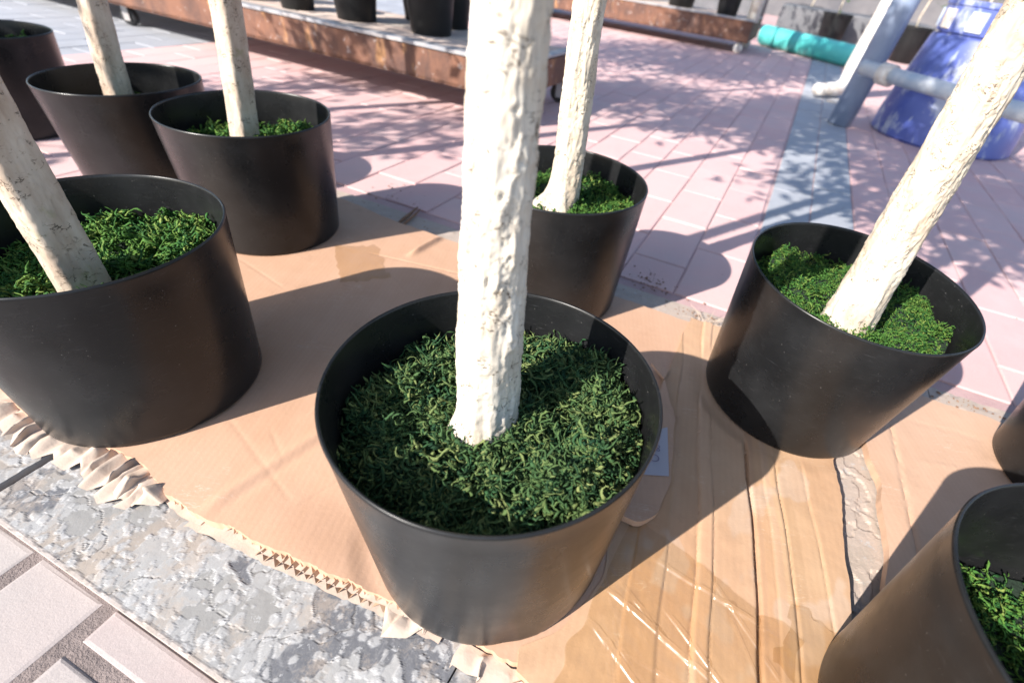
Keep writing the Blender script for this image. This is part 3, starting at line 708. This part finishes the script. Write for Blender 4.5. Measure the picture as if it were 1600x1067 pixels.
def trunk_mesh(x, y, z0, lean, r0, r1, ztop, seed, mat, parent, fine=.0022, nseg=96, style='round', rot=0.0, flare=(.010, .03, 0.0), knots=(), zfine=.62, rough=1.0):
    zs = list(np.arange(z0 - .03, zfine, fine)) + list(np.arange(zfine, ztop, .03)) + [ztop]
    th = np.linspace(0, 2 * np.pi, nseg, endpoint=False); Z, T = np.meshgrid(np.array(zs), th, indexing='ij')
    f = np.clip((Z - z0) / (.34), 0, 1.0); R = r0 + (r1 - r0) * f; R = R * np.where(Z > .55, 1 - .25 * np.clip((Z - .55) / 1.2, 0, 1), 1)
    if style == 'split':
        a = T - rot; c, s = np.abs(np.cos(a)), np.abs(np.sin(a)); R = R * (1.0 / (c ** 5 + s ** 5) ** (1 / 5.0)) * .95
    fl = flare[0] * np.exp(-np.clip(Z - z0, 0, 9) / flare[1]); R = R + fl * (.45 + .55 * np.cos(T - flare[2])) + .3 * fl * np.sin(3 * T + seed)
    X, Y = np.cos(T) * .03, np.sin(T) * .03
    d = .0022 * fbm(X * 55, Y * 55, Z * 9 + seed, 3, seed) + .0010 * fbm(X * 130, Y * 130, Z * 42 + seed, 3, seed + 4)
    rv = 1 - np.abs(fbm(X * 70, Y * 70, Z * 16 + seed, 3, seed + 8)) * 2; d = d + .0011 * np.clip(rv, 0, 1) ** 3
    cr = np.abs(fbm(X * 95, Y * 95, Z * 85, 2, seed + 14)); d = d - .0009 * np.exp(-(cr / .05) ** 2) * sst(.0, .3, fbm(X * 40, Y * 40, Z * 22, 2, seed + 19))
    fk = np.abs(fbm(X * 150, Y * 150, Z * 95, 3, seed + 27)); d = d - .0011 * np.exp(-(fk / .06) ** 2) * sst(-.1, .25, fbm(X * 30, Y * 30, Z * 14, 2, seed + 33)) + .0006 * fbm(X * 330, Y * 330, Z * 190, 2, seed + 41)
    d = d * rough
    for (t0, zk, w, hgt) in knots:
        q = np.hypot(((T - t0 + np.pi) % (2 * np.pi) - np.pi) * r0, (Z - zk) * .8); d = d + hgt * np.exp(-(q / w) ** 2) - 1.25 * hgt * np.exp(-(q / (w * .38)) ** 2)
    R = R + d; sw = .0035 * np.sin(Z * 9 + seed)
    V = np.stack([x + lean[0] * (Z - z0) + sw + R * np.cos(T), y + lean[1] * (Z - z0) + .6 * sw + R * np.sin(T), Z], -1).reshape(-1, 3)
    n0, k = len(zs), nseg; i, j = np.meshgrid(np.arange(n0 - 1), np.arange(k), indexing='ij'); a = i * k + j; b = i * k + (j + 1) % k
    return npmesh("trunk", V, np.stack([a, b, b + k, a + k], -1).reshape(-1, 4), mat, parent, True)
def crown_mesh(x, y, lean, zb, zt, rad, nleaf, seed, parent, nb=11):
    rr = random.Random(seed); m = MB(); tips = []
    for k in range(nb):
        t = k / (nb - 1); z = zb - .05 + (zt - zb) * .62 * t; az = rr.random() * 6.28; L = rad * (1.05 - .45 * t) * rr.uniform(.8, 1.15)
        p = Vector((x + lean[0] * z, y + lean[1] * z, z)); pts = [p]; d = Vector((math.cos(az), math.sin(az), .55 + .5 * t)).normalized()
        for j in range(5):
            p = p + d * L / 5; d = (d + Vector((rr.uniform(-.3, .3), rr.uniform(-.3, .3), rr.uniform(-.1, .22)))).normalized(); pts.append(p)
        m.tube(pts, [.0085, .007, .0058, .0045, .0032, .0018], 6, False); tips += pts[1:]
    br = m.build("branches", M_BARK, parent, True)
    lm = MB()
    for k in range(nleaf):
        c = rr.choice(tips) + Vector((rr.gauss(0, .07), rr.gauss(0, .07), rr.gauss(.01, .06))) * (rad / .42)
        az = rr.random() * 6.28; el = rr.uniform(-.7, .6); d = Vector((math.cos(az) * math.cos(el), math.sin(az) * math.cos(el), math.sin(el)))
        s = d.cross(Vector((rr.uniform(-.6, .6), rr.uniform(-.6, .6), 1))).normalized(); n = s.cross(d); L = rr.uniform(.05, .095); w = L * .2
        lm.add([c, c + d * L * .4 + s * w - n * .003, c + d * L, c + d * L * .4 - s * w - n * .003, c + d * L * .45 + n * .003], [(0, 1, 4), (1, 2, 4), (2, 3, 4), (3, 0, 4)])
    o = lm.build("foliage", M_LEAF, parent); tag(o, kind="stuff")
potmesh = {}
def potted(key, label, moss, trunk, crown, z=0.0, dents=(), tilt=True):
    x, y, tx, ty = POTS[key]; e = empty("potted_tree", (x, y, z))
    tag(e, label, "potted tree", "potted trees set out on the paving")
    po = make_pot_mesh("pot", sum(map(ord, key)) % 7, dents); po.parent = e
    tx, ty = math.radians(tx), math.radians(ty); holder = po
    ax = Vector((math.tan(tx), math.tan(ty), 1)).normalized(); q = Vector((0, 0, 1)).rotation_difference(ax)
    po.rotation_mode = 'QUATERNION'; po.rotation_quaternion = q
    sink = RB * math.sin(Vector((0, 0, 1)).angle(ax)) * .55; po.location = (0, 0, sink - .0012)
    if moss:
        off = ax * .19
        o = moss_mesh(parent=e, **moss); bed = [c for c in e.children if c.name.startswith("moss_bed")][0]
        for c in (o, bed):
            c.rotation_mode = 'QUATERNION'; c.rotation_quaternion = q; c.location = (0, 0, sink)
        bed.parent = o; bed.rotation_quaternion = (1, 0, 0, 0); bed.location = (0, 0, 0)
    tk = trunk_mesh(parent=e, **trunk)
    if crown: crown_mesh(parent=tk, **crown)
    return e
RM = .1385
_r = random.Random(6); FOOT = []
for _k in range(420):
    _a = _r.random() * 6.283; _d = .027 + .012 * max(0, math.cos(_a - 2.9)) + _r.uniform(.0, .014); FOOT.append((-.006 + _d * math.cos(_a), -.003 + _d * math.sin(_a), .181 + _r.uniform(.000, .007)))
# centre pot: trunk foot about (-.044, .317) in the world
potted('P1', "centre potted tree, white knobbly trunk in dark curly moss, nearest the camera",
       dict(R=RM, z0=.181, n=25000, length=.0165, rad=.00095, seed=3, mound=.006, slope=(.075, .055), extra=FOOT),
       dict(x=-.008, y=-.004, z0=.182, lean=(-.007, -.008), r0=.0278, r1=.0208, ztop=1.15, seed=2, mat=M_BARK, fine=.0017, nseg=128, flare=(.012, .016, 2.9), rough=1.35,
            knots=((-1.15, .468, .006, .0030), (-1.3, .418, .007, .0028), (-.9, .440, .007, .0035), (-1.2, .355, .005, .0022), (-.95, .375, .006, .003), (-1.7, .30, .004, .0012), (-.7, .30, .006, .003), (-1.5, .25, .004, .0015))),
       dict(x=-.007, y=-.009, lean=(-.007, 0), zb=1.0, zt=1.75, rad=.40, nleaf=1500, seed=11, nb=16),
       dents=((-1.30, .018, .09, .016, -.0035), (-1.05, .03, .05, .03, .0016), (-1.75, .03, .02, .03, -.0008)))
potted('P2', "left potted tree, split beige trunk, large black pot on the crumpled cardboard edge",
       dict(R=RM - .001, z0=.172, n=14000, length=.016, rad=.0011, seed=5, mound=.012, slope=(.075, .035), mat=M_MOSS2),
       dict(x=.013, y=-.045, z0=.172, lean=(.015, .018), r0=.0225, r1=.0195, ztop=1.9, seed=7, mat=M_BARK3, style='split', rot=1.22, flare=(.003, .02, -1), rough=.8, nseg=110, fine=.002),
       dict(x=.013, y=-.045, lean=(.015, .018), zb=1.25, zt=2.5, rad=.45, nleaf=1500, seed=12, nb=18),
       dents=((-1.0, .02, .2, .02, -.003), (-.55, .012, .1, .015, -.002)))
potted('P3', "potted tree with two-toned square trunk on the back left cardboard corner",
       dict(R=RM - .002, z0=.168, n=6500, length=.016, rad=.0013, seed=8, mound=.010, slope=(.05, .02), mat=M_MOSS2),
       dict(x=-.016, y=.006, z0=.166, lean=(.063, .041), r0=.0215, r1=.021, ztop=1.9, seed=4, mat=M_BARK3, style='split', rot=1.22, flare=(.002, .02, -1), rough=.7, nseg=90, fine=.003),
       dict(x=-.016, y=.006, lean=(.063, .041), zb=1.2, zt=2.6, rad=.45, nleaf=2500, seed=13, nb=24))
potted('P4', "potted tree with rough trunk, between the half-hidden far left pot and the back corner pot",
       dict(R=RM - .003, z0=.160, n=3600, length=.016, rad=.0014, seed=9, mound=.010, slope=(.05, .02), mat=M_MOSS2),
       dict(x=-.058, y=.037, z0=.166, lean=(.088, .078), r0=.0235, r1=.023, ztop=1.9, seed=14, mat=M_BARK3, style='split', rot=1.22, flare=(.003, .02, -1), rough=1.0, nseg=84, fine=.003),
       dict(x=-.058, y=.037, lean=(.088, .078), zb=1.15, zt=2.6, rad=.46, nleaf=2500, seed=14, nb=24), z=ZP)
potted('P5', "half-hidden potted tree at the top left corner of the picture",
       dict(R=RM, z0=.19, n=900, length=.018, rad=.0016, seed=10, mound=.010, mat=M_MOSS2),
       dict(x=-.02, y=.0, z0=.188, lean=(.02, .02), r0=.027, r1=.025, ztop=1.9, seed=15, mat=M_BARK2, nseg=60, fine=.006),
       dict(x=-.02, y=0, lean=(.02, .02), zb=1.1, zt=2.0, rad=.46, nleaf=2500, seed=15, nb=24), z=ZP)
potted('P6', "potted tree right behind the centre trunk, slim white trunk with swollen foot, bright moss",
       dict(R=RM, z0=.184, n=9500, length=.011, rad=.0009, seed=12, mound=.010, slope=(.04, .03), mat=M_MOSS2),
       dict(x=.004, y=-.031, z0=.190, lean=(.019, 0), r0=.0262, r1=.0215, ztop=1.25, seed=6, mat=M_BARK2, flare=(.024, .017, 3.2), nseg=110, fine=.002, rough=1.4),
       dict(x=.004, y=-.031, lean=(.019, 0), zb=1.1, zt=2.0, rad=.45, nleaf=1500, seed=16, nb=18))
potted('P7', "tilted right-hand potted tree, flaky white trunk, black pot crossed by a curved shadow",
       dict(R=RM, z0=.188, n=17000, length=.0075, rad=.0006, seed=14, mound=.012, mat=M_MOSS2),
       dict(x=-.001, y=-.052, z0=.192, lean=(-.018, .012), r0=.0290, r1=.0240, ztop=1.25, seed=9, mat=M_BARK2, flare=(.010, .02, 3.6), nseg=128, fine=.0016, rough=1.5),
       dict(x=-.001, y=-.052, lean=(-.018, .012), zb=1.1, zt=1.9, rad=.42, nleaf=1100, seed=17), z=.0012)
potted('P8', "potted tree cut off by the bottom right corner, only a patch of its moss lit",
       dict(R=RM - .005, z0=.128, n=7000, length=.012, rad=.0009, seed=16, mound=.008, mat=M_MOSS2),
       dict(x=.0, y=0, z0=.130, lean=(0, 0), r0=.027, r1=.023, ztop=1.25, seed=19, mat=M_BARK2, nseg=60, fine=.006),
       dict(x=0, y=0, lean=(0, 0), zb=1.1, zt=1.9, rad=.42, nleaf=500, seed=18))
potted('P9', "dark potted tree at the right edge, only the lower side of its pot in view",
       dict(R=RM, z0=.185, n=700, length=.018, rad=.0016, seed=18, mound=.010, mat=M_MOSS2),
       dict(x=.0, y=0, z0=.188, lean=(0, 0), r0=.027, r1=.023, ztop=1.25, seed=21, mat=M_BARK2, nseg=60, fine=.006),
       dict(x=0, y=0, lean=(0, 0), zb=1.1, zt=1.9, rad=.42, nleaf=500, seed=19))
# the row goes on past the left of the picture; these trees throw the streaks over the paving
POTS['Q1'] = (-2.20, .40, 0, 0); POTS['Q2'] = (-2.45, .95, 0, 0); POTS['Q3'] = (-2.85, .25, 0, 0)
for k, (key, lb) in enumerate((('Q1', "potted tree of the row, left of the picture beside the cardboard"), ('Q2', "potted tree of the row, left of the picture nearest the trolley"), ('Q3', "outermost potted tree of the row, far left of the picture"))):
    potted(key, lb, dict(R=RM, z0=.185, n=500, length=.018, rad=.0016, seed=30 + k, mound=.010, mat=M_MOSS2),
           dict(x=0, y=0, z0=.188, lean=(0.02, 0), r0=.027, r1=.023, ztop=1.25, seed=31 + k, mat=M_BARK2, nseg=48, fine=.01),
           dict(x=0, y=0, lean=(.02, 0), zb=1.0, zt=1.7, rad=.42, nleaf=420, seed=41 + k), z=ZP)

# ------------------------------------------------------------------ nursery trolleys and what stands on them
RZ = Matrix.Rotation(TH, 3, 'Z')
def trolley(u0, u1, v0, v1, zb, zt, label, wheels, group="low rusty trolleys", wmat=None, posts=()):
    e = empty("trolley", W((u0 + u1) / 2, (v0 + v1) / 2, ZP), TH); cu, cv = (u0 + u1) / 2, (v0 + v1) / 2
    tag(e, label, "trolley", group)
    L, D = u1 - u0, v1 - v0; hz = zt - zb; zb -= ZP; zt -= ZP
    def part(nm, mat, *boxes, bev=.003):
        m = MB()
        for c, d in boxes: m.box(c, d, None, bev)
        return m.build(nm, mat, e)
    part("front_beam", M_RUST, ((0, -D / 2 + .012, (zb + zt) / 2 - .006), (L, .020, hz - .012)), ((0, -D / 2 + .022, zb + .008), (L - .004, .04, .012)))
    part("top_flange", M_STEEL, ((0, -D / 2 + .022, zt - .003), (L + .002, .052, .012)))
    part("rear_beam", M_RUST, ((0, D / 2 - .012, (zb + zt) / 2 - .006), (L, .02, hz - .012)))
    for s in (-1, 1):
        part("side_beam", M_RUST, ((s * (L / 2 - .012), 0, (zb + zt) / 2 - .006), (.02, D - .046, hz - .016)))
        part("side_flange", M_STEEL, ((s * (L / 2 - .02), .01, zt - .0035), (.044, D - .075, .011)))
    n = 6
    for k in range(n):
        dd = (D - .10) / n; part("deck_board", M_DECK, ((0, -D / 2 + .052 + dd * (k + .5), zt - .012), (L - .09, dd - .004, .014)))
    for (wu, wv) in wheels:
        m = MB(); m.lathe([(.004, -.014), (.024, -.016), (.037, -.014), (.041, -.006), (.041, .006), (.037, .014), (.024, .016), (.004, .014)], 24)
        wo = m.build("tyre", wmat or M_RUBBER, e, True); wo.rotation_euler = (math.radians(90), 0, math.radians(20)); wo.location = (wu - cu, wv - cv, .0415)
        m = MB(); m.box((0, -.022, .02), (.03, .004, .075)); m.box((0, .022, .02), (.03, .004, .075)); m.box((0, 0, .0565), (.05, .052, .006)); fo = m.build("caster", M_STEEL, e); fo.location = (wu - cu, wv - cv, .0415); fo.rotation_euler = (0, 0, math.radians(20))
        wo.parent = fo; wo.location = (0, 0, 0); wo.rotation_euler = (math.radians(90), 0, 0)
    for (pu_, pv_, r, hgt, mt, ln) in posts:
        m = MB(); m.tube([(pu_ - cu, pv_ - cv, zt - .02), (pu_ - cu + ln, pv_ - cv, zt + hgt)], r, 14); m.build("post", mt, e, True)
    return e
trolley(-4.6, -.935, 1.795, 2.43, .085, .205, "long rusty steel trolley with dusty deck crossing behind the left pots", ((-.985, 2.36), (-1.05, 1.88), (-3.2, 1.88), (-3.2, 2.36)), posts=((-.965, 2.46 - .04, .021, 1.0, M_STEEL, 0),))
trolley(-4.6, -.53, 5.45, 6.2, .075, .245, "far dark rusty trolley in shade with a white corner post", ((-.60, 5.50), (-.6, 6.1), (-2.6, 5.5)), wmat=M_WHITEP, posts=((-.56, 5.6, .055, 1.1, M_WHITEP, .03),))
def small_pot(u, v, z, r, h, label, group, stem=True, seed=0, tall=1.0, nl=130):
    e = empty("nursery_pot", W(u, v, z), 0); tag(e, label, "plant pot", group)
    m = MB(); m.lathe([(.002, 0), (r * .74, .0), (r * .77, .006), (r * .9, h * .55), (r * .985, h * .93), (r * 1.03, h * .935), (r * 1.03, h), (r * .98, h), (r * .95, h * .9), (r * .93, h * .85), (.002, h * .86)], 40)
    fix_smooth(m.build("pot", M_POT2, e, True), 35)
    if stem:
        rr = random.Random(seed); m = MB(); p = Vector((0, 0, h * .84)); pts = [p]
        for k in range(7): p = p + Vector((rr.uniform(-.03, .03), rr.uniform(-.03, .03), tall / 7)); pts.append(p)
        m.tube(pts, [.011, .010, .009, .008, .007, .006, .005, .003], 8); m.build("stem", M_BARK2, e, True)
        lm = MB()
        for k in range(nl):
            c = rr.choice(pts[3:]) + Vector((rr.gauss(0, .16), rr.gauss(0, .16), rr.gauss(0, .12))); az = rr.random() * 6.28; d = Vector((math.cos(az), math.sin(az), rr.uniform(-.6, .6))).normalized()
            s = d.cross(Vector((0, 0, 1))).normalized(); L = rr.uniform(.06, .1); lm.add([c, c + d * L * .45 + s * L * .22, c + d * L, c + d * L * .45 - s * L * .22], [(0, 1, 2, 3)])
        tag(lm.build("foliage", M_LEAF, e), kind="stuff")
    return e
G1 = "black pots standing on the near trolley"
for k, (u, v, r, h, lb) in enumerate(((-2.42, 1.99, .085, .2, "black nursery pot on the near trolley, leftmost of the row"), (-2.135, 1.985, .088, .2, "black nursery pot on the near trolley, second from the left"), (-1.835, 2.02, .105, .24, "wide black nursery pot in the middle of the near trolley"),
                                      (-1.475, 2.06, .108, .25, "black nursery pot at the front edge of the near trolley, left of the centre trunk"), (-1.54, 2.31, .1, .22, "black nursery pot in the back row, half hidden by the centre trunk"), (-1.73, 2.33, .09, .22, "black nursery pot at the back between two larger trolley pots"),
                                      (-2.62, 2.25, .1, .22, "black nursery pot near the left end of the trolley, back row"))):
    small_pot(u, v, .205 - .006, r, h, lb, G1, True, 50 + k, 2.4, 1300)  # unseen stems and foliage made tall and dense to shade the far paving
G2 = "black pots standing on the far trolley"
for k, (u, v, r, h, lb) in enumerate(((-1.27, 5.80, .15, .3, "black nursery pot at the left of the far trolley"), (-.80, 5.62, .115, .3, "dark grey pot near the white post of the far trolley"), (-1.75, 5.9, .13, .3, "black nursery pot at the shaded end of the far trolley"))):
    small_pot(u, v, .245 - .006, r, h, lb, G2, True, 70 + k, 1.6, 250)

# ------------------------------------------------------------------ turquoise pipe, rack poles, barrel
e = empty("plastic_pipe"); tag(e, "thick turquoise plastic pipe lying at the end of the paving", "pipe")
a = Vector((1.78, 6.42, .077)); b = Vector((2.42, 5.46, .077)); d = (b - a).normalized(); sdv = d.cross(Vector((0, 0, 1)))
m = MB(); m.tube([a, b], .090, 40, False); m.tube([a + d * .001, b - d * .001], .083, 40, False); fix_smooth(m.build("tube", M_TURQ, e, True))
for f in (.03, .36):
    p = a.lerp(b, f); m = MB(); m.tube([p - d * .012, p + d * .012], .0925, 40); fix_smooth(m.build("collar", M_TURQ, e, True))

e = empty("pole_rack"); tag(e, "rack of tubes, blue grey upright and pale crossbar in front of the blue barrel", "rack")
m = MB(); m.tube([(1.36, 2.97, ZP), (1.415, 2.985, .5), (1.52, 3.0, 1.6)], .058, 22); m.build("upright", M_BLUEP, e, True)
m = MB(); m.tube([(1.31, 2.88, .262), (1.76, 2.13, .250)], .033, 22); m.build("crossbar", M_PALEP, e, True)
m = MB(); m.tube([(1.37, 2.80, .257), (1.40, 2.745, .256)], .046, 22); m.build("coupling", M_WHITEP, e, True)
e = empty("bent_post"); tag(e, "white peeling post with a bent foot, beside the blue grey upright", "post")
m = MB(); m.tube([(1.46, 3.69, .03), (1.62, 3.79, .032), (1.69, 3.84, .06), (1.72, 3.87, .15), (1.80, 3.93, .55), (2.0, 4.0, 1.7)], [.035, .042, .05, .066, .068, .066], 20); m.build("tube", M_WHITEP, e, True)
m = MB(); m.lathe([(.002, 0), (.075, 0), (.075, .008), (.002, .0085)], 24, (1.60, 3.62, ZP)); m.build("foot_plate", M_WHITEP, e)

e = empty("barrel", (1.875, 2.943, ZP)); tag(e, "large blue plastic barrel with peeling pale patches at the top right", "barrel")
m = MB(); m.lathe([(.002, 0), (.316, 0), (.327, .012), (.322, .10), (.30, .23), (.275, .36), (.262, .43), (.255, .447)], 72)
fix_smooth(m.build("body", M_BARREL, e, True))
m = MB(); m.lathe([(.255, .447), (.240, .449), (.240, .458), (.252, .462), (.252, .56), (.258, .565), (.258, .585), (.243, .585), (.240, .50), (.20, .49), (.002, .488)], 72)
bc = fix_smooth(m.build("collar", M_BARREL, e, True))
for k in range(10):
    t = k / 10 * 6.283; m = MB(); m.box((0, 0, 0), (.010, .07, .075), None, .002); o = m.build("patch", M_WHITEP if k % 2 else M_PALEP, bc); o.location = (.254 * math.cos(t), .254 * math.sin(t), .51); o.rotation_euler = (0, 0, t)

# ------------------------------------------------------------------ background beyond the paving
def block(name, label, cat, u, v, d, mat, group=None, z=ZP):
    m = MB(); m.box((0, 0, d[2] / 2), d, None, .012); o = m.build(name, mat); o.location = W(u, v, z); o.rotation_euler = (0, 0, TH); tag(o, label, cat, group); return o
block("concrete_block", "low grey concrete block behind the turquoise pipe", "block", .35, 8.3, (1.7, .8, .34), M_CONC, "low concrete blocks")
block("concrete_block", "low grey concrete block behind the blue barrel", "block", 2.6, 7.8, (1.8, .9, .42), M_CONC, "low concrete blocks")
block("concrete_block", "shaded grey concrete block behind the far trolley", "block", -1.6, 9.0, (1.6, .8, .34), M_CONC, "low concrete blocks")
G3 = "potted saplings at the back of the yard"
for k, (u, v, z, lb) in enumerate(((.15, 7.65, ZP, "slim sapling in a black pot right behind the turquoise pipe"), (.95, 7.5, ZP, "slim sapling in a black pot behind the bent white post"), (1.25, 6.3, ZP, "pale sapling in a black pot between the upright and the barrel"),
                                   (-.2, 8.9, ZP, "black potted sapling at the back behind the concrete block"), (.75, 9.3, ZP, "black potted sapling at the far back, right of the pipe"), (1.9, 9.0, ZP, "black potted sapling at the far back above the barrel"))):
    small_pot(u, v, z, .16, .34, lb, G3, True, 90 + k)
w = MB()
w.box((0, 0, 1.6), (40, .3, 3.2), None, .02); wl = w.build("yard_wall", M_WALL); wl.location = W(2, 13, ZP); wl.rotation_euler = (0, 0, TH); tag(wl, "dark wall closing the far end of the yard", "wall")
